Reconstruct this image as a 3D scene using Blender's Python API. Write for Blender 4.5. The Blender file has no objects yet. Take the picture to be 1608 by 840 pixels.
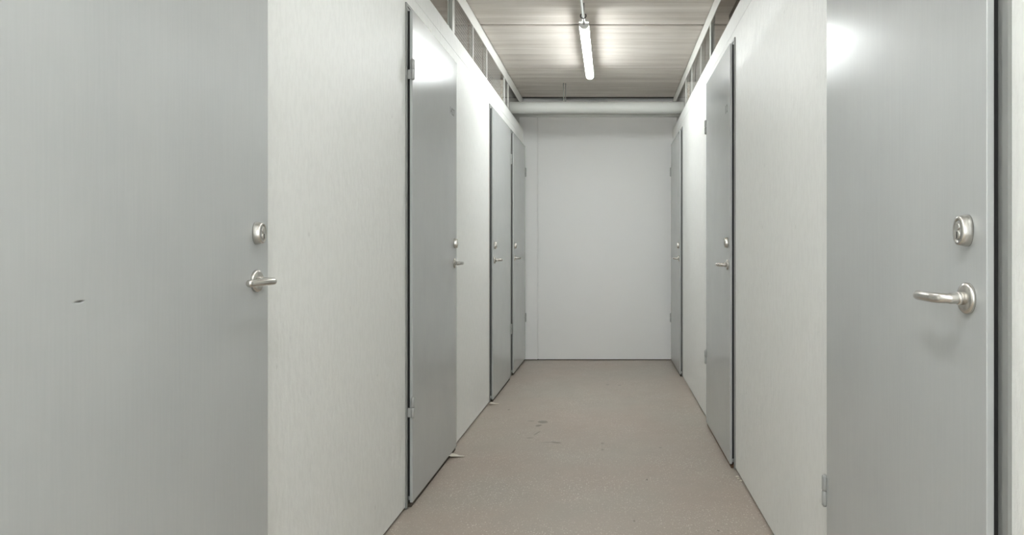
import bpy, bmesh, math, random
from mathutils import Vector, Matrix
random.seed(7)
SC = bpy.context.scene
COL = SC.collection
PI = math.pi

# ------------------------------------------------------------------ camera, world, exposure
F = 1100.0                       # focal length in pixels of the 1608x840 frame
EYE = 1.06
cam_data = bpy.data.cameras.new('camera')
cam = bpy.data.objects.new('camera', cam_data)
COL.objects.link(cam)
cam.location = (0, 0, EYE)
cam.rotation_euler = (PI / 2, 0, 0)
cam_data.sensor_width = 36
cam_data.lens = F / 1608 * 36
cam_data.shift_x = -(958 - 804) / 1608
cam_data.shift_y = -(420 - 392) / 1608
cam_data.clip_start = 0.02
SC.camera = cam
SC.view_settings.view_transform = 'Standard'
SC.view_settings.look = 'None'
SC.view_settings.gamma = 1
SC.view_settings.use_curve_mapping = False
SC.view_settings.exposure = 2.18
LAMP = 20.0                      # radiance of the tube diffusers
FILL = 0.85                        # unseen fill light, added through an opening behind the camera
SC.cycles.max_bounces = 16
SC.cycles.diffuse_bounces = 10
SC.cycles.glossy_bounces = 6
SC.cycles.sample_clamp_indirect = 6
world = bpy.data.worlds.new('world')
SC.world = world
world.use_nodes = True
world.node_tree.nodes['Background'].inputs[0].default_value = (0.93, 0.98, 1.0, 1)
world.node_tree.nodes['Background'].inputs[1].default_value = FILL
portal_data = bpy.data.lights.new('fill_portal', 'AREA')
portal_data.shape = 'RECTANGLE'; portal_data.size = 1.4; portal_data.size_y = 2.3
portal_data.cycles.is_portal = True
portal = bpy.data.objects.new('fill_portal', portal_data)
COL.objects.link(portal)
portal.location = (-0.115, -3.65, 1.16)
portal.rotation_euler = (PI / 2, 0, 0)

# ------------------------------------------------------------------ measures
XL, XR = -0.835, 0.604           # faces of the corridor walls
YB, YN = 6.725, -3.6             # end wall ahead, end wall behind the camera
CEIL = EYE + 1.447
WT = 2.215                       # top of the partition walls
P = 0.023                        # how far a door leaf stands out of the wall

# ------------------------------------------------------------------ mesh helpers
class MB:
    def __init__(s):
        s.bm = bmesh.new()
    def box(s, a, b):
        x0, x1 = sorted((a[0], b[0])); y0, y1 = sorted((a[1], b[1])); z0, z1 = sorted((a[2], b[2]))
        v = [s.bm.verts.new(p) for p in ((x0,y0,z0),(x1,y0,z0),(x1,y1,z0),(x0,y1,z0),(x0,y0,z1),(x1,y0,z1),(x1,y1,z1),(x0,y1,z1))]
        for f in ((0,3,2,1),(4,5,6,7),(0,1,5,4),(1,2,6,5),(2,3,7,6),(3,0,4,7)):
            s.bm.faces.new([v[i] for i in f])
        return s
    def loft(s, rings, cap=True, closed=False):
        R = [[s.bm.verts.new(p) for p in r] for r in rings]
        n = len(R[0])
        pairs = list(zip(R, R[1:])) + ([(R[-1], R[0])] if closed else [])
        for A, B in pairs:
            for i in range(n):
                f = s.bm.faces.new((A[i], A[(i+1) % n], B[(i+1) % n], B[i])); f.smooth = True
        if cap and not closed:
            s.bm.faces.new(list(reversed(R[0]))); s.bm.faces.new(R[-1])
        return s
    def tube(s, pts, r, n=16, cap_round=False):
        pts = [Vector(p) for p in pts]
        rr = r if isinstance(r, (list, tuple)) else [r] * len(pts)
        rings = []
        up = None
        for i, p in enumerate(pts):
            t = (pts[min(i+1, len(pts)-1)] - pts[max(i-1, 0)]).normalized()
            if up is None:
                up = Vector((0,0,1)) if abs(t.z) < 0.9 else Vector((1,0,0))
            u = (up - t * up.dot(t)).normalized(); w = t.cross(u); up = u
            rings.append([p + (u*math.cos(2*PI*k/n) + w*math.sin(2*PI*k/n)) * rr[i] for k in range(n)])
        return s.loft(rings)
    def build(s, name, mat, parent=None, bevel=0, mapf=None, smooth=False):
        if mapf:
            for v in s.bm.verts:
                v.co = mapf(v.co)
        bmesh.ops.recalc_face_normals(s.bm, faces=s.bm.faces)
        if smooth:
            for f in s.bm.faces: f.smooth = True
        me = bpy.data.meshes.new(name)
        s.bm.to_mesh(me); s.bm.free()
        me.materials.append(mat)
        o = bpy.data.objects.new(name, me)
        COL.objects.link(o)
        if parent: o.parent = parent
        if bevel:
            m = o.modifiers.new('bevel', 'BEVEL'); m.width = bevel; m.segments = 2; m.limit_method = 'ANGLE'; m.angle_limit = math.radians(40)
        return o

def empty(name, loc):
    o = bpy.data.objects.new(name, None); COL.objects.link(o); o.location = loc; o.empty_display_size = 0.1
    return o

def tag(o, label=None, cat=None, group=None, kind=None):
    if label: o['label'] = label
    if cat: o['category'] = cat
    if group: o['group'] = group
    if kind: o['kind'] = kind
    return o

def catmull(pts, n=6):
    P_ = [Vector(p) for p in pts]; P_ = [2*P_[0]-P_[1]] + P_ + [2*P_[-1]-P_[-2]]
    out = []
    for i in range(1, len(P_)-2):
        a, b, c, d = P_[i-1:i+3]
        for k in range(n):
            t = k/n
            out.append(0.5*((2*b)+(c-a)*t+(2*a-5*b+4*c-d)*t*t+(3*b-a-3*c+d)*t**3))
    out.append(P_[-2])
    return out

# ------------------------------------------------------------------ material helpers
class NT:
    def __init__(s, name):
        s.m = bpy.data.materials.new(name); s.m.use_nodes = True
        s.n = s.m.node_tree.nodes; s.l = s.m.node_tree.links
        s.b = s.n['Principled BSDF']
    def node(s, t, **kw):
        x = s.n.new(t)
        for k, v in kw.items(): setattr(x, k, v)
        return x
    def put(s, sock, v):
        if isinstance(v, bpy.types.NodeSocket): s.l.new(v, sock)
        else: sock.default_value = v
    def math(s, op, a, b=None, c=None, clamp=False):
        x = s.node('ShaderNodeMath', operation=op, use_clamp=clamp)
        s.put(x.inputs[0], a)
        if b is not None: s.put(x.inputs[1], b)
        if c is not None: s.put(x.inputs[2], c)
        return x.outputs[0]
    def coord(s, scale=(1,1,1), loc=(0,0,0), rot=(0,0,0), world=True):
        if not hasattr(s, 'geo'): s.geo = s.node('ShaderNodeNewGeometry')
        mp = s.node('ShaderNodeMapping')
        s.l.new(s.geo.outputs['Position'], mp.inputs[0])
        mp.inputs['Scale'].default_value = scale; mp.inputs['Location'].default_value = loc; mp.inputs['Rotation'].default_value = rot
        return mp.outputs[0]
    def noise(s, vec, scale, detail=4, rough=0.5, dist=0):
        x = s.node('ShaderNodeTexNoise'); s.put(x.inputs['Vector'], vec)
        x.inputs['Scale'].default_value = scale; x.inputs['Detail'].default_value = detail
        x.inputs['Roughness'].default_value = rough; x.inputs['Distortion'].default_value = dist
        return x.outputs['Fac']
    def ramp(s, v, stops):
        x = s.node('ShaderNodeValToRGB'); s.put(x.inputs[0], v)
        e = x.color_ramp.elements
        while len(e) < len(stops): e.new(0.5)
        for el, (p, c) in zip(e, stops):
            el.position = p; el.color = (*c, 1) if not isinstance(c, (int, float)) else (c, c, c, 1)
        return x.outputs[0]
    def mix(s, f, a, b, mode='MIX'):
        x = s.node('ShaderNodeMix', data_type='RGBA', blend_type=mode)
        s.put(x.inputs[0], f); s.put(x.inputs[6], a if not isinstance(a, tuple) else (*a, 1)); s.put(x.inputs[7], b if not isinstance(b, tuple) else (*b, 1))
        return x.outputs[2]
    def bump(s, h, strength, dist=0.001, prev=None):
        x = s.node('ShaderNodeBump'); s.put(x.inputs['Height'], h)
        x.inputs['Strength'].default_value = strength; x.inputs['Distance'].default_value = dist
        if prev: s.l.new(prev, x.inputs['Normal'])
        return x.outputs[0]
    def done(s, col, rough=0.5, metal=0, normal=None, spec=None):
        s.put(s.b.inputs['Base Color'], col if not isinstance(col, tuple) else (*col, 1))
        s.put(s.b.inputs['Roughness'], rough); s.put(s.b.inputs['Metallic'], metal)
        if spec is not None: s.put(s.b.inputs['Specular IOR Level'], spec)
        if normal: s.l.new(normal, s.b.inputs['Normal'])
        return s.m

def mat_wall():
    t = NT('painted_wall')
    v = t.coord()
    big = t.noise(v, 1.7, 3)
    col = t.mix(t.math('MULTIPLY', big, 0.25), (0.80, 0.805, 0.785), (0.765, 0.77, 0.75))
    fine = t.noise(t.coord((1, 1, 0.35)), 60, 5, 0.65)          # roller and board grain, stretched upwards
    med = t.noise(t.coord((1, 1, 0.5)), 16, 4, 0.6)
    vor = t.node('ShaderNodeTexVoronoi', feature='F1'); t.l.new(t.coord((1, 1, 0.7)), vor.inputs['Vector']); vor.inputs['Scale'].default_value = 14
    sel = t.noise(v, 5, 2)
    pit = t.math('MULTIPLY', t.ramp(vor.outputs['Distance'], [(0.03, 1), (0.10, 0)]), t.ramp(sel, [(0.5, 0), (0.6, 1)]))
    col = t.mix(t.math('MULTIPLY', pit, 0.30), col, (0.36, 0.36, 0.34))
    col = t.mix(t.math('MULTIPLY', t.ramp(fine, [(0.44, 1), (0.54, 0)]), 0.14), col, (0.60, 0.60, 0.58))
    n = t.bump(fine, 0.8, 0.003)
    n = t.bump(med, 0.6, 0.006, n)
    n = t.bump(t.math('SUBTRACT', 1.0, pit), 0.35, 0.0015, n)
    return t.done(col, 0.48, 0, n)

def mat_plain(name, col, rough=0.5, metal=0, bump=0, bscale=80, var=0.0):
    t = NT(name)
    c = col
    nz = t.noise(t.coord(), bscale, 4)
    if var:
        c = t.mix(t.noise(t.coord(), 9, 4), tuple(x*(1-var) for x in col), tuple(min(1, x*(1+var)) for x in col))
    n = t.bump(nz, bump, 0.001) if bump else None
    return t.done(c, rough, metal, n)

def mat_leaf():
    t = NT('grey_coated_steel')
    v = t.coord()
    brushed = t.noise(t.coord((60, 60, 2.2)), 3.0, 4, 0.6)       # faint upright rolling grain
    cloud = t.noise(v, 5.0, 4, 0.55)
    spots = t.noise(v, 34, 3, 0.6)
    base = t.mix(cloud, (0.445, 0.458, 0.456), (0.505, 0.518, 0.513))
    base = t.mix(t.math('MULTIPLY', t.ramp(brushed, [(0.35, 0), (0.7, 1)]), 0.22), base, (0.55, 0.56, 0.555))
    base = t.mix(t.math('MULTIPLY', t.ramp(spots, [(0.62, 0), (0.74, 1)]), 0.12), base, (0.54, 0.55, 0.54))
    rough = t.math('ADD', t.math('MULTIPLY', cloud, 0.02), 0.225)
    n = t.bump(brushed, 0.05, 0.0006)
    n = t.bump(t.noise(v, 2.6, 2), 0.10, 0.006, n)               # slight oil-canning of the sheet
    # a small dent in the first door on the left
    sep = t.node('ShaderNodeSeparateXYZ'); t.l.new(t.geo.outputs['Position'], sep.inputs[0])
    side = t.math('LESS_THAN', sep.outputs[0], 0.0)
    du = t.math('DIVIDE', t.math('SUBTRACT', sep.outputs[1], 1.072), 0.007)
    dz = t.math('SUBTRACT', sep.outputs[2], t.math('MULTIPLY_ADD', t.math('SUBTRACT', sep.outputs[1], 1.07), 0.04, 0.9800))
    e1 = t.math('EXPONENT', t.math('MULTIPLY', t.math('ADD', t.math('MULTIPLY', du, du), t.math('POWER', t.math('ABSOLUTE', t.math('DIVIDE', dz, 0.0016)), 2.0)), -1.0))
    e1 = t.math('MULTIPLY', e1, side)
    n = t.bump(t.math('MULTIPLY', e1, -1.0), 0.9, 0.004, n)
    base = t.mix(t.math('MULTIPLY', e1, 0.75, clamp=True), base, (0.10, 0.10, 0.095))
    return t.done(base, rough, 0.13, n, 0.27)

def fl(x, y):
    """pixel of the photograph -> point on the floor"""
    Z = F * EYE / (y - 392.0)
    return (x - 958.0) * Z / F, Z

def mat_floor():
    t = NT('speckled_floor')
    v = t.coord()
    tone = t.noise(v, 1.3, 4, 0.55)
    tone2 = t.noise(v, 6.5, 4, 0.6)
    col = t.mix(t.ramp(tone, [(0.35, 0), (0.65, 1)]), (0.405, 0.328, 0.276), (0.392, 0.350, 0.300))
    col = t.mix(t.math('MULTIPLY', tone2, 0.35), col, (0.315, 0.290, 0.252))
    dens = t.ramp(t.noise(t.coord(loc=(3.1, 1.7, 0)), 2.6, 3), [(0.36, 0.25), (0.62, 1.0)])
    for scale, thr, fcol, f in ((95, 0.31, (0.72, 0.70, 0.63), 0.85), (155, 0.34, (0.64, 0.62, 0.56), 0.85), (270, 0.34, (0.56, 0.53, 0.47), 0.8)):
        vor = t.node('ShaderNodeTexVoronoi', feature='F1'); t.l.new(v, vor.inputs['Vector'])
        vor.inputs['Scale'].default_value = scale
        dot = t.ramp(vor.outputs['Distance'], [(thr-0.10, 1), (thr, 0)])
        sp = t.node('ShaderNodeSeparateColor'); t.l.new(vor.outputs['Color'], sp.inputs[0])
        pick = t.math('GREATER_THAN', sp.outputs[0], 0.72)
        col = t.mix(t.math('MULTIPLY', t.math('MULTIPLY', t.math('MULTIPLY', dot, pick), dens), f), col, fcol)
    vd = t.node('ShaderNodeTexVoronoi', feature='F1'); t.l.new(v, vd.inputs['Vector']); vd.inputs['Scale'].default_value = 170
    sd = t.node('ShaderNodeSeparateColor'); t.l.new(vd.outputs['Color'], sd.inputs[0])
    dk = t.math('MULTIPLY', t.ramp(vd.outputs['Distance'], [(0.2, 1), (0.34, 0)]), t.math('GREATER_THAN', sd.outputs[1], 0.94))
    col = t.mix(t.math('MULTIPLY', dk, 0.4), col, (0.15, 0.13, 0.11))
    # dried spills: (px, py, half width px, half depth px, slant) measured on the photograph
    sep = t.node('ShaderNodeSeparateXYZ'); t.l.new(v, sep.inputs[0])
    wob = t.math('MULTIPLY', t.math('SUBTRACT', t.noise(v, 28, 3), 0.5), 1.1)
    total = None
    for px, py, hw, hh, sl, k in ((852.5, 662.5, 9, 2.3, 0.03, .85), (846, 668.3, 5.5, 1.7, -0.15, .85), (834.5, 661, 6, 0.8, 0, .55), (843.5, 680, 4.6, 1.6, -0.75, .6),
                              (832, 687.5, 6, 1.1, 0, .55), (862, 694.5, 16, 0.7, -0.03, .5), (873, 694.8, 10, 1.4, 0.10, .7), (946, 696, 3.0, 1.4, 0, .5), (946, 706, 2.4, 1.5, 0, .5),
                              (1016, 753, 1.8, 1.4, 0, .9), (1037, 703, 2.6, 0.8, 0, .7), (973, 605, 3.5, 0.9, 0, .4), (954, 604, 3, 1.1, 0, .45), (996, 818, 1.7, 1.7, 0, .6),
                              (1128, 833, 2.2, 1.6, 0, .8), (844, 690.8, 4, 0.6, 0, .3), (799, 643, 2, 1.2, 0, .6)):
        cx, cz = fl(px, py)
        sx = hw * cz / F
        sz = hh * cz * cz / (F * EYE)
        ux = t.math('DIVIDE', t.math('SUBTRACT', sep.outputs[0], cx), sx)
        uz = t.math('DIVIDE', t.math('SUBTRACT', sep.outputs[1], cz), sz)
        uz = t.math('MULTIPLY_ADD', ux, sl * hw / hh, uz)
        d = t.math('ADD', t.math('MULTIPLY', ux, ux), t.math('MULTIPLY', uz, uz))
        d = t.math('ADD', d, wob)
        mask = t.math('MULTIPLY', t.ramp(d, [(0.55, 1), (1.0, 0)]), k)
        total = mask if total is None else t.math('MAXIMUM', total, mask)
    col = t.mix(total, col, (0.155, 0.135, 0.10))
    n = t.bump(t.noise(v, 160, 3), 0.25, 0.0008)
    return t.done(col, t.math('MULTIPLY_ADD', tone2, 0.15, 0.30), 0, n, 0.5)

def mat_ceiling():
    t = NT('ribbed_concrete')
    streak = t.noise(t.coord((0.5, 9, 1)), 2.2, 5, 0.6)
    streak2 = t.noise(t.coord((1.4, 34, 1)), 2.0, 4, 0.6)
    blot = t.noise(t.coord(), 2.1, 4)
    col = t.mix(t.ramp(streak, [(0.32, 0), (0.68, 1)]), (0.52, 0.47, 0.42), (0.74, 0.70, 0.65))
    col = t.mix(t.math('MULTIPLY', t.ramp(streak2, [(0.4, 0), (0.7, 1)]), 0.35), col, (0.76, 0.73, 0.69))
    col = t.mix(t.math('MULTIPLY', blot, 0.3), col, (0.58, 0.54, 0.49))
    n = t.bump(streak2, 0.4, 0.003)
    n = t.bump(t.noise(t.coord(), 90, 4), 0.3, 0.001, n)
    return t.done(col, 0.8, 0, n)

def mat_concrete():
    t = NT('brown_concrete')
    col = t.mix(t.noise(t.coord(), 3, 5), (0.22, 0.19, 0.16), (0.34, 0.30, 0.26))
    return t.done(col, 0.85, 0, t.bump(t.noise(t.coord(), 60, 4), 0.4, 0.002))

def mat_emit(name, col, s):
    t = NT(name)
    t.b.inputs['Base Color'].default_value = (0.9, 0.9, 0.88, 1)
    t.b.inputs['Emission Color'].default_value = (*col, 1)
    t.b.inputs['Emission Strength'].default_value = s
    return t.m

WALL = mat_wall()
BACKWALL = mat_plain('painted_board', (0.85, 0.85, 0.845), 0.5, 0, 0.15, 40)
LEAF = mat_leaf()
FRAME = mat_plain('grey_steel_frame', (0.29, 0.295, 0.285), 0.45, 0.3, 0.1, 90, 0.05)
STEEL = mat_plain('satin_stainless', (0.60, 0.58, 0.545), 0.27, 1.0, 0.03, 200)
HINGE = mat_plain('hinge_steel', (0.40, 0.405, 0.395), 0.45, 0.3)
GAP_BLACK = mat_plain('gap_black', (0.012, 0.012, 0.012), 0.8)  # black for the painted gap shade around the leaves, and the keyholes
DARK = mat_plain('dark_sill_gap_shade', (0.055, 0.045, 0.033), 0.8, 0, 0.3, 60, 0.3)  # sill colour, also used as painted shade in gaps
INK = mat_plain('marker_ink', (0.07, 0.07, 0.07), 0.6)
FAINT = mat_plain('worn_marker_ink', (0.27, 0.27, 0.265), 0.6)
FLOOR = mat_floor()
CEILM = mat_ceiling()
CONC = mat_concrete()
def mat_speck():
    t = NT('speckled_chipboard')
    a = t.noise(t.coord(), 120, 3, 0.7)
    col = t.mix(t.ramp(a, [(0.42, 0), (0.6, 1)]), (0.42, 0.36, 0.29), (0.66, 0.65, 0.61))
    return t.done(col, 0.7)
SPECK = mat_speck()
TRIM = mat_plain('white_steel_profile', (0.76, 0.76, 0.73), 0.42, 0.0, 0.08, 60)
GALV = mat_plain('galvanised_profile', (0.62, 0.63, 0.60), 0.4, 0.55, 0.1, 60, 0.08)
MESH = mat_plain('galvanised_wire', (0.50, 0.50, 0.48), 0.45, 0.5)
PIPE = mat_plain('pale_grey_plastic', (0.63, 0.645, 0.62), 0.42, 0, 0.05, 40)
WHITEP = mat_plain('white_plastic', (0.80, 0.80, 0.77), 0.4)
GREYP = mat_plain('grey_plastic', (0.38, 0.38, 0.36), 0.5)
BLACKP = mat_plain('black_plastic', (0.03, 0.03, 0.03), 0.5)
SCRAP = mat_plain('pale_scrap', (0.66, 0.61, 0.53), 0.7, 0, 0.2, 120, 0.1)
RUST = mat_plain('rusty_sill', (0.10, 0.055, 0.03), 0.8, 0, 0.3, 60, 0.4)
TUBE = mat_emit('lit_diffuser', (0.96, 1.0, 1.0), LAMP)
TUBE_DIM = mat_emit('lit_dimmed_diffuser', (0.96, 1.0, 0.995), LAMP * 0.86)  # visible lamp, dimmed to balance it with the others
TUBE_SOFT = mat_emit('lit_soft_diffuser', (0.96, 1.0, 1.0), LAMP * 0.34)

# ------------------------------------------------------------------ doors (positions measured along the corridor)
# side, lock edge y, hinge edge y, leaf top, root name
DOORS = [
    dict(n='door_1', s=-1, lock=1.663, hinge=0.838, top=2.047, hy=0.988, ly=1.098, num=None,
         label='grey steel door at the left edge with a small dent, nearest on the left wall'),
    dict(n='door_2', s=-1, lock=3.706, hinge=2.881, top=2.047, hy=0.990, ly=1.093, num=('1427', 0.12, 0.036, 0.105, 1.768, 1),
         label='grey steel door on the left with visible near-side hinges and a lamp glare at its top'),
    dict(n='door_3', s=-1, lock=4.862, hinge=5.714, top=2.047, hy=0.988, ly=1.091, num=('12', 0.08, 0.036, 0.13, 1.76, 0),
         label='grey steel door second from the far end of the left wall, handle on its near side'),
    dict(n='door_4', s=-1, lock=5.902, hinge=6.695, top=2.047, hy=0.988, ly=1.094, num=('12', 0.08, 0.036, 0.09, 1.755, 0),
         label='grey steel door farthest down the left wall, touching the end wall'),
    dict(n='door_5', s=1, lock=1.081, hinge=1.880, top=2.061, hy=0.981, ly=1.091, num=None,
         label='grey steel door at the right edge of the picture with a large curved lever'),
    dict(n='door_6', s=1, lock=3.399, hinge=4.232, top=2.061, hy=0.986, ly=1.095, num=('12', 0.09, 0.040, 0.102, 1.760, 1),
         label='narrow-looking grey steel door in the middle of the right wall with dark frame edge'),
    dict(n='door_7', s=1, lock=5.846, hinge=6.675, top=2.061, hy=0.986, ly=1.095, num=None,
         label='grey steel door farthest down the right wall, touching the end wall'),
]
FM = 0.028                       # frame width beside the leaf
FT = 0.022                       # frame width above the leaf

# ------------------------------------------------------------------ shell
def structure(o, label=None, cat=None):
    return tag(o, label, cat, kind='structure')

structure(MB().box((-2.7, YN-0.1, -0.08), (2.7, YB+0.1, 0)).build('floor', FLOOR), 'speckled grey-brown corridor floor with dried spills', 'floor')

def long_wall(side, name, label):
    X = XL if side < 0 else XR
    out = X + side * 0.06
    b = MB()
    ds = sorted(([min(d['lock'], d['hinge']), max(d['lock'], d['hinge']), d['top']] for d in DOORS if d['s'] == side))
    y = YN
    for a, c, top in ds:
        b.box((X, y, 0.011), (out, a + 0.008, WT - 0.09))
        b.box((X, a + 0.008, top - 0.008), (out, c - 0.008, WT - 0.09))
        y = c - 0.008
    b.box((X, y, 0.011), (out, YB, WT - 0.09))
    b.box((X - side * 0.0012, YN, WT - 0.09), (out, YB, WT))           # boarded band above the doors
    structure(b.build(name, WALL), label, 'wall')
    # recessed dark strip standing in for the gap shade below the wall
    b = MB(); y = YN
    for a, c, top in ds:
        b.box((X + side*0.008, y, 0), (out, a + 0.008, 0.011)); y = c - 0.008
    b.box((X + side*0.008, y, 0), (out, YB, 0.011))
    structure(b.build('foot_shade_' + ('left' if side < 0 else 'right'), DARK), 'thin dark strip painted as gap shade along the foot of the %s wall' % ('left' if side < 0 else 'right'), 'foot_shade')
    # steel rail along the ceiling
    r = MB().box((X, YN, CEIL-0.082), (X + side*0.005, YB, CEIL-0.001)).box((X, YN, CEIL-0.005), (X + side*0.040, YB, CEIL-0.001)).build('trim_1' if side < 0 else 'trim_2', TRIM, bevel=0.001)
    structure(r, 'white steel rail along the ceiling above the %s wall' % ('left' if side < 0 else 'right'), 'rail')

long_wall(-1, 'wall_left', 'rough white painted storage wall on the left')
long_wall(1, 'wall_right', 'rough white painted storage wall on the right')

# end wall ahead: wide board, narrow board at the left, groove between them
b = MB()
gx = -0.69
b.box((gx+0.003, YB, 0.008), (2.7, YB+0.1, CEIL-0.012))
b.box((-2.7, YB-0.006, 0.008), (gx-0.012, YB+0.1, CEIL-0.012))
b.box((gx-0.02, YB+0.018, 0.008), (gx+0.02, YB+0.1, CEIL-0.012))
b.box((gx-0.020, YB-0.010, 0.008), (gx-0.008, YB+0.05, CEIL-0.03))
b.box((-2.7, YB+0.04, CEIL-0.03), (2.7, YB+0.2, CEIL+0.12))
structure(b.build('wall_back', BACKWALL), 'plain white end wall of the corridor', 'wall')
structure(MB().box((-2.7, YB+0.012, 0), (2.7, YB+0.09, 0.008)).build('foot_shade_back', DARK), 'thin dark strip painted as gap shade at the foot of the end wall', 'foot_shade')  # dark strip standing in for shade below the end wall
structure(MB().box((-2.7, YN-0.1, 0), (-0.815, YN, CEIL)).box((0.585, YN-0.1, 0), (2.7, YN, CEIL)).box((-0.815, YN-0.1, 2.31), (0.585, YN, CEIL)).build('wall_front', BACKWALL), 'unseen white wall behind the camera, with a passage added for fill light', 'wall')  # opening added to let the fill light in
structure(MB().box((-2.8, YN-0.1, 0), (-2.7, YB+0.1, CEIL)).build('wall_outer_left', CONC), 'outer concrete wall of the storage units on the left', 'wall')
structure(MB().box((2.7, YN-0.1, 0), (2.8, YB+0.1, CEIL)).build('wall_outer_right', CONC), 'outer concrete wall of the storage units on the right', 'wall')

# ceiling slabs: shallow ribs across the corridor, open joints between the slabs
b = MB()
joints = [6.66, 5.60, 4.52]
while joints[-1] > YN: joints.append(joints[-1] - 1.08)
for i in range(len(joints)-1):
    y1, y0 = joints[i], joints[i+1]
    gap = {0: 0.018, 1: 0.003}.get(i, 0.012)
    gap0 = {0: 0.018, 1: 0.003}.get(i + 1, 0.012)
    y1 -= gap
    y0 += gap0
    L = y1 - y0
    n = max(2, int(L / 0.0181))
    prof = []
    for k in range(n+1):
        y = y0 + L*k/n
        ph = (y - 4.52) / 0.145
        w = 0.5 - 0.5*math.cos(2*PI*ph)
        prof.append((y, CEIL + 0.0045*(1 - w**0.6)))
    vb = [[b.bm.verts.new((x, y, z)) for (y, z) in prof] for x in (-2.7, 2.7)]
    vt = [[b.bm.verts.new((x, y, CEIL+0.1)) for (y, z) in prof] for x in (-2.7, 2.7)]
    for k in range(n):
        f = b.bm.faces.new((vb[0][k], vb[0][k+1], vb[1][k+1], vb[1][k])); f.smooth = True
    for k in (0, n):
        b.bm.faces.new((vb[0][k], vb[1][k], vt[1][k], vt[0][k]))
b.box((-2.7, YN-0.1, CEIL+0.06), (2.7, YB+0.1, CEIL+0.16))
structure(b.build('ceiling', CEILM), 'brownish ribbed concrete ceiling with cross joints', 'ceiling')
structure(MB().box((-2.69, YN, CEIL+0.016), (2.69, YB+0.08, CEIL+0.05)).build('trim_20', DARK), 'dark sealant added above the open joints of the ceiling slabs', 'shade_plate')  # dark plate added above the joints, standing in for shade in the gaps
structure(MB().box((0.735, 1.0, 2.10), (0.90, 4.33, CEIL)).build('trim_3', CONC), 'brown concrete beam behind the opening above the right wall', 'beam')

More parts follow.
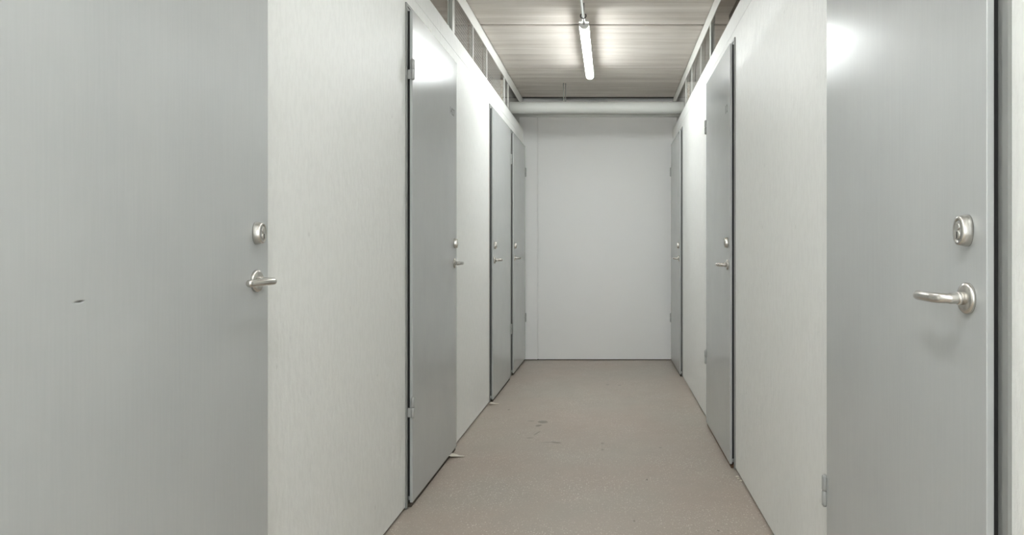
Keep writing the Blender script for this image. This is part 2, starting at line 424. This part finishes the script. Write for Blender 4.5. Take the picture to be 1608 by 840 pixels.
# ------------------------------------------------------------------ doors
def build_door(d):
    s = d['s']; X = XL if s < 0 else XR
    y0 = d['lock']; dirn = 1 if d['hinge'] > d['lock'] else -1
    W = abs(d['hinge'] - d['lock'])
    root = empty(d['n'], (X, y0 + dirn*W/2, 0))
    structure(root, d['label'], 'door')
    # local (o outwards into the corridor, a from lock edge to hinge edge, h up) -> root space
    mp = lambda c: Vector((-s * c[0], dirn * (c[1] - W/2), c[2]))
    T = d['top']; B = 0.020
    # frame
    b = MB()
    for a0, a1 in ((-FM, -0.013), (W + 0.013, W + FM)):
        b.box((-0.002, a0, 0.004), (0.006, a1, T + FT))
    b.box((-0.002, -0.013, T + 0.010), (0.006, W + 0.013, T + FT))
    for a0, a1 in ((-0.0135, 0.010), (W - 0.010, W + 0.0135)):
        b.box((-0.003, a0, 0.004), (0.0025, a1, T + 0.0105))
    b.box((-0.003, 0.010, T - 0.010), (0.0025, W - 0.010, T + 0.0105))
    for a0, a1 in ((0.0085, 0.0105), (W - 0.0105, W - 0.0085)):
        b.box((-0.058, a0, 0.004), (-0.002, a1, T - 0.010))
    b.box((-0.058, 0.0085, T - 0.0105), (-0.002, W - 0.0085, T - 0.0085))
    b.build('door_frame', FRAME, root, mapf=mp)
    # black strip added inside the gap to stand in for its shade
    b = MB()
    b.box((0.0030, 0.004, 0.045), (0.0105, 0.0145, T - 0.004))
    b.box((0.0030, W - 0.0145, 0.045), (0.0105, W - 0.004, T - 0.004))
    b.box((0.0030, 0.0145, T - 0.0145), (0.0105, W - 0.0145, T - 0.004))
    b.build('gap_shade_strip', GAP_BLACK, root, mapf=mp)
    # dark sill, its colour also standing in for the shade under the leaf
    b = MB().box((-0.05, 0.0, 0.001), (0.017, W, 0.015))
    b.build('sill', RUST if d['n'] == 'door_6' else DARK, root, mapf=mp)
    # leaf: outer sheet with a rebate, thicker core behind it
    b = MB().box((0.011, 0, B), (P, W, T))
    b.box((-0.03, 0.0155, B + 0.004), (0.011, W - 0.0155, T - 0.0155))
    leaf = b.build('leaf', LEAF, root, bevel=0.0012, mapf=mp)
    # hinges: two knuckles on a pin
    for hz in (0.412, 1.800):
        b = MB()
        ax, aa = P + 0.003, W + 0.006
        for z0, z1 in ((hz - 0.040, hz - 0.001), (hz + 0.001, hz + 0.040)):
            b.tube([(ax, aa, z0), (ax, aa, z0+0.002), (ax, aa, z1-0.002), (ax, aa, z1)], [0.0068, 0.0078, 0.0078, 0.0068], 20)
        b.tube([(ax, aa, hz - 0.043), (ax, aa, hz + 0.043)], 0.0045, 12)
        b.box((P - 0.002, W - 0.014, hz + 0.002), (P + 0.0022, W + 0.004, hz + 0.039))
        b.box((0.004, W + 0.004, hz - 0.039), (P + 0.001, W + 0.009, hz - 0.002))
        b.build('hinge', HINGE, root, mapf=mp)
    # lock: tapering oval collar with a separate oval core and keyhole
    la, lz = 0.056, d['ly']
    def oval(o, w, h, n=40):
        # stadium-like oval
        out = []
        for k in range(n):
            th = 2*PI*k/n
            c, s_ = math.cos(th), math.sin(th)
            out.append((o, la + w/2*math.copysign(abs(c)**0.96, c), lz + h/2*math.copysign(abs(s_)**0.96, s_)))
        return out
    b = MB()
    b.loft([oval(P-0.001, .037, .0525), oval(P+.004, .037, .0525), oval(P+.0145, .0340, .0475), oval(P+.0172, .0315, .045), oval(P+.0174, .0235, .0365), oval(P+.0150, .0225, .0355)])
    lock = b.build('lock', STEEL, root, mapf=mp)
    b = MB().loft([oval(P+.010, .0195, .0325), oval(P+.0160, .0195, .0325), oval(P+.0166, .0185, .0315)])
    core = b.build('lock_core', HINGE, lock, mapf=mp)
    b = MB()
    for cz, r in ((lz + 0.0062, 0.0072), (lz - 0.0068, 0.0078)):
        b.loft([[(o, la + rr*math.cos(2*PI*k/24), cz + rr*math.sin(2*PI*k/24)) for k in range(24)] for o, rr in ((P+.015, r), (P+.0178, r), (P+.0186, r*0.86))])
    b.build('lock_cylinder', STEEL, lock, mapf=mp)
    MB().box((P+.0180, la-0.0012, lz-0.0125), (P+.0189, la+0.0012, lz-0.0015)).build('keyhole', GAP_BLACK, lock, mapf=mp)
    # lever handle on a round rose
    ha, hz = 0.056, d['hy']
    path = catmull([(P+0.004, ha, hz), (P+0.022, ha, hz), (P+0.036, ha+0.003, hz), (P+0.0455, ha+0.014, hz), (P+0.0475, ha+0.035, hz), (P+0.0460, ha+0.060, hz), (P+0.0420, ha+0.083, hz-0.0005), (P+0.0375, ha+0.099, hz-0.001)], 6)
    rr = [0.0092 if i < 10 else 0.0084 for i in range(len(path))]
    last = path[-1]; tv = (path[-1]-path[-2]).normalized()
    path += [last + tv*0.004, last + tv*0.0065, last + tv*0.0078]; rr += [0.0080, 0.0058, 0.0028]
    b = MB().tube(path, rr, 20)
    b.tube([(P+0.005, ha, hz), (P+0.016, ha, hz), (P+0.018, ha, hz)], [0.0108, 0.0108, 0.0100], 24)
    hd = b.build('handle', STEEL, root, mapf=mp)
    n = 40
    prof = [(P-0.001, 0.0258), (P+0.0035, 0.0258), (P+0.0056, 0.0248), (P+0.0076, 0.0225), (P+0.0088, 0.019), (P+0.0096, 0.014), (P+0.0098, 0.004)]
    MB().loft([[(o, ha + r*math.cos(2*PI*k/n), hz + r*math.sin(2*PI*k/n)) for k in range(n)] for o, r in prof]).build('rosette', STEEL, hd, mapf=mp)
    # hand-marked number
    if d['num']:
        txt, w, h, aoff, z, dark = d['num']
        cu = bpy.data.curves.new('number_marking', 'FONT')
        cu.body = txt; cu.size = h * 1.4; cu.extrude = 0.0002; cu.align_x = 'CENTER'; cu.align_y = 'CENTER'
        cu.offset = 0.0006; cu.space_character = 1.15
        cu.materials.append(INK if dark else FAINT)
        o = bpy.data.objects.new('number_marking', cu); COL.objects.link(o); o.parent = leaf
        o.location = mp((P + 0.0006, aoff, z))
        # face the corridor, upright, reading left to right
        o.rotation_euler = (PI/2, 0, PI/2 if s < 0 else -PI/2)
        o.scale = (w / (len(txt) * h * 0.85), 1, 1)
        o['label'] = 'dark handwritten number' if dark else 'faint worn number'
    return root

for d in DOORS:
    build_door(d)

# ------------------------------------------------------------------ ceiling lamps
def lamp_meshes():
    L = 1.30
    # housing: white channel, open below
    b = MB()
    b.box((-0.026, 0, 0.0335), (0.026, L, 0.046))
    b.box((-0.0300, 0.0, 0.0205), (-0.0285, L, 0.0345)).box((0.0285, 0.0, 0.0205), (0.0295, L, 0.0345)).box((-0.0295, 0.0, 0.0330), (0.0295, L, 0.0345))
    housing = b
    d = MB()
    rings = []
    def sect(y, k=1.0, zc=0.020):
        pts = []
        for i in range(21):
            a = math.radians(-195) + math.radians(210)*i/20
            pts.append((0.0280*k*math.cos(a), y, zc + 0.0235*k*math.sin(a)))
        return pts
    d.loft([sect(0.030), sect(L-0.030)])
    e = []
    for ya, yb in ((0.0, 0.030), (L-0.030, L)):
        c = MB(); c.loft([sect(ya, 1.06), sect(yb, 1.06)]); e.append(c)
    return housing, d, e, L

def make_lamp(x, y, z, label, group, tube=None):
    root = empty('fluorescent_lamp', (x, y, z))
    tag(root, label, 'ceiling lamp', group)
    h, d, e, L = lamp_meshes()
    h.build('lamp_housing', WHITEP, root, bevel=0.002)
    d.build('diffuser', tube or TUBE, root)
    for i, c in enumerate(e):
        cap = c.build('end_cap', WHITEP, root)
        yy = -0.003 if i == 0 else L + 0.003
        g = MB().loft([[(0.009*math.cos(2*PI*k/20), y2, 0.027 + 0.014*math.sin(2*PI*k/20)) for k in range(20)] for y2 in ((yy, yy*0.0 + (0 if i == 0 else L)))])
        g.build('cable_gland', GREYP, cap)
    for cy in (0.25, L-0.25):
        b = MB().box((-0.018, cy-0.012, 0.046), (0.018, cy+0.012, CEIL - z + 0.004)); b.build('mounting_clip', GALV, root)
    return root

LX = -0.158; LZ = EYE + 1.340
LAMPS = [4.22, 1.35, -0.50, -2.4]  # first lamp is in view, the others are unseen, added to even the light
lab = ['lit narrow fluorescent lamp hanging under the ceiling before the end wall', 'unseen fluorescent lamp added to even the light, just in front of the camera', 'unseen fluorescent lamp added to even the light, right over the camera', 'unseen fluorescent lamp added to even the light, behind the camera']
for y, l in zip(LAMPS, lab):
    make_lamp(LX, y, LZ, l, 'fluorescent lamps in a row down the corridor ceiling', TUBE_DIM if y > 4 else TUBE_SOFT if y > 0 else TUBE)

for x, y, l in ((-1.75, 2.2, 'unseen lamp added inside the storage unit behind the second left door'), (-1.75, 4.6, 'unseen lamp added inside the storage unit behind the third left door'),
                (1.6, 2.9, 'unseen lamp added inside the storage unit behind the middle right door'), (1.6, 4.7, 'unseen lamp added inside the storage unit behind the farthest right door')):
    make_lamp(x, y, LZ, l, 'added fill lamps inside the storage units')  # unseen lamps, added to brighten the openings above the walls

# conduit between the lamps with black clips
root = empty('cable_conduit', (LX, 2.9, LZ + 0.035))
tag(root, 'thin grey conduit running along the ceiling into the near end of the lit lamp', 'conduit')
zc = 0.0
b = MB().tube([(0, 3.06 - 2.9, zc), (0, 4.217 - 2.9, zc - 0.004)], 0.0088, 16)
b.build('conduit_tube', GREYP if False else GALV, root)
for cy in (3.35, 4.12):
    c = MB()
    pts = [(0.0165*math.cos(a), cy - 2.9, zc + 0.0165*math.sin(a)) for a in [math.radians(140 + 26*k) for k in range(11)]]
    c.tube(pts, 0.0035, 8)
    c.box((-0.006, cy-2.906, zc + 0.010), (0.006, cy-2.894, CEIL - LZ - 0.035 + 0.004))
    c.build('conduit_clip', BLACKP, root)

# ------------------------------------------------------------------ pipes before the end wall
PY = 6.10
o = MB().tube([(-1.6, 0, 0), (-0.45, 0, 0), (0.2, 0, 0), (1.5, 0, 0)], 0.050, 40).build('drain_pipe', PIPE)
o.location = (0, PY, EYE + 1.237)
tag(o, 'thick pale grey pipe crossing the corridor below the ceiling', 'pipe')
o = MB().tube([(-1.6, 6.36, EYE+1.217), (1.5, 6.36, EYE+1.217)], 0.016, 20).build('water_pipe', PIPE)
tag(o, 'thin pale pipe running behind the thick pipe near the end wall', 'pipe')
hx = -0.405
root = empty('pipe_hanger', (hx, PY, CEIL))
tag(root, 'thin steel rod hanger holding the thick pipe under the ceiling', 'hanger')
MB().tube([(0, 0, 0.004), (0, 0, -0.1595)], 0.0045, 10).build('threaded_rod', GREYP, root)
MB().tube([(0.016, 0.01, 0.004), (0.016, 0.01, -0.1575)], 0.0035, 10).build('tie_rod', GREYP, root)

# ------------------------------------------------------------------ steel studs and wire mesh above the partition walls
def stud(side, y, kind, label):
    X = XL if side < 0 else XR
    z0, z1 = WT, CEIL - 0.080
    root_z = z0
    b = MB()
    q = side
    if kind == 'wide':
        dp = 0.027 if q < 0 else 0.017
        b.box((X + q*0.001, y+0.030, z0), (X + q*dp, y+0.0315, z1))
        b.box((X + q*0.001, y-0.006, z0), (X + q*0.0035, y+0.045, z1))
        b.box((X + q*0.001, y-0.006, z0), (X + q*0.0055, y-0.004, z1))
        b.box((X + q*(dp-0.0015), y-0.006, z0), (X + q*dp, y+0.045, z1))
        b.box((X + q*(dp-0.0045), y-0.006, z0), (X + q*dp, y-0.004, z1))
    else:
        b.box((X + q*0.001, y, z0), (X + q*0.0085, y+0.0015, z1))
        b.box((X + q*0.001, y, z0), (X + q*0.0025, y+0.018, z1))
    for v in b.bm.verts: v.co -= Vector((X + q*0.015, y, z0))
    o = b.build('steel_stud', TRIM if kind != 'wide' else GALV)
    o.location = (X + q*0.015, y, z0)
    tag(o, label, 'stud', 'steel studs above the %s wall' % ('left' if side < 0 else 'right'))

SL = [(3.72, 'wide', 'wide pale steel stud above the left wall, nearest of its row'),
      (4.27, 'thin', 'thin white stud above the left wall, second nearest of its row'),
      (4.75, 'thin', 'thin white stud above the left wall, third nearest of its row'),
      (5.55, 'thin', 'thin white stud above the left wall, beside the speckled board'),
      (5.76, 'thin', 'thin white stud above the left wall, closest to the thick pipe')]
SR = [(4.205, 'wide', 'wide pale steel stud above the right wall, nearest of its row'),
      (4.68, 'thin', 'thin white stud above the right wall, second nearest of its row'),
      (5.21, 'thin', 'thin white stud above the right wall, third nearest of its row'),
      (5.62, 'thin', 'thin white stud above the right wall, closest to the thick pipe')]
for y, k, l in SL: stud(-1, y, k, l)
for y, k, l in SR: stud(1, y, k, l)
for side, Xw in ((-1, XL), (1, XR)):
    y = 5.59 if side < 0 else 5.665
    o = MB().box((Xw + side*0.022, y, WT), (Xw + side*0.12, y+0.02, EYE + 1.355)).build('speckled_board', SPECK)
    tag(o, 'small pale board upright in the opening above the %s wall' % ('left' if side < 0 else 'right'), 'board')

def mesh_panel(side, y0, y1, label):
    X = (XL if side < 0 else XR) + side*0.034
    z0, z1 = WT - 0.02, CEIL - 0.01
    b = MB(); r = 0.0009
    n = int((y1-y0)/0.026)
    for k in range(n+1):
        y = y0 + (y1-y0)*k/n
        b.box((X-r, y-r, z0), (X+r, y+r, z1))
    m = int((z1-z0)/0.020)
    for k in range(m+1):
        z = z0 + (z1-z0)*k/m
        b.box((X-r+0.0015, y0, z-r), (X+r+0.0015, y1, z+r))
    for v in b.bm.verts: v.co -= Vector((X, (y0+y1)/2, z0))
    o = b.build('wire_mesh_panel', MESH)
    o.location = (X, (y0+y1)/2, z0)
    tag(o, label, 'mesh panel', 'wire mesh panels above the storage walls')
for s_, a, c, l in ((-1, 3.77, 4.26, 'wire mesh above the left wall between its two nearest studs'),
                    (-1, 4.32, 4.74, 'wire mesh above the left wall between its second and third studs'),
                    (-1, 4.80, 5.54, 'wire mesh above the left wall before the speckled board'),
                    (-1, 5.80, 6.70, 'wire mesh above the left wall by the thick pipe'),
                    (1, 4.26, 4.67, 'wire mesh above the right wall between its two nearest studs'),
                    (1, 4.73, 5.20, 'wire mesh above the right wall between its second and third studs'),
                    (1, 5.26, 5.61, 'wire mesh above the right wall between its two farthest studs'),
                    (1, 5.67, 6.70, 'wire mesh above the right wall by the thick pipe')):
    mesh_panel(s_, a, c, l)
# boards between the storage units, seen through the openings
k = 4
for side, ys in ((-1, (1.75, 3.80, 5.80)), (1, (2.6, 4.33, 5.75))):
    for y in ys:
        Xi = (XL - 0.14) if side < 0 else (XR + 0.30)
        structure(MB().box((Xi, y, 0), (side*2.7, y+0.03, CEIL-0.02)).build('trim_%d' % k, CONC), 'partition between storage units', 'partition'); k += 1

# ------------------------------------------------------------------ scraps on the floor
def scrap(x, y, w, dpt, hgt, name, label):
    b = MB(); n = 10
    rings = []
    for i in range(n+1):
        u = i/n
        hh = hgt * (1-u)**1.5 + 0.0012
        half = dpt/2 * (1 - 0.75*u) * (1 + 0.12*math.sin(7*u))
        sk = 0.012*u
        half *= 0.7
        rings.append([(w*u, -half+sk, hh), (w*u, half+sk, hh*0.7), (w*u, half+sk, hh*0.7+0.0012), (w*u, -half+sk, hh+0.0012)])
    b.loft(rings)
    o = b.build(name, SCRAP); o.location = (x, y, 0)
    tag(o, label, 'scrap')
    return o
x, y = fl(712, 715)
scrap(-0.822, 3.58, 0.075, 0.10, 0.016, 'floor_scrap', 'larger pale curled scrap on the floor at the foot of the second left door')
scrap(-0.822, 4.80, 0.060, 0.10, 0.012, 'floor_scrap', 'smaller pale curled scrap on the floor below the third door on the left')
# plaster crumbs by the right door
for i, (px, py, r) in enumerate(((1157.5, 750, 0.009), (1159.5, 752.5, 0.006), (1163.5, 756, 0.007))):
    x, y = fl(px, py)
    bm = bmesh.new(); bmesh.ops.create_icosphere(bm, subdivisions=2, radius=r)
    for v in bm.verts:
        v.co *= 0.8 + 0.4*random.random(); v.co.z *= 0.5
    zmin = min(v.co.z for v in bm.verts)
    for v in bm.verts: v.co.z -= zmin
    c = MB(); c.bm.free(); c.bm = bm
    o = c.build('plaster_crumb', SCRAP); o.location = (x, y, 0)
    tag(o, ['largest pale plaster crumb beside the frame foot of the middle right door',
            'smallest pale plaster crumb, between two others by the right wall foot',
            'pale plaster crumb by the right wall foot, nearest to the camera'][i], 'crumb', 'plaster crumbs at the foot of the right wall')
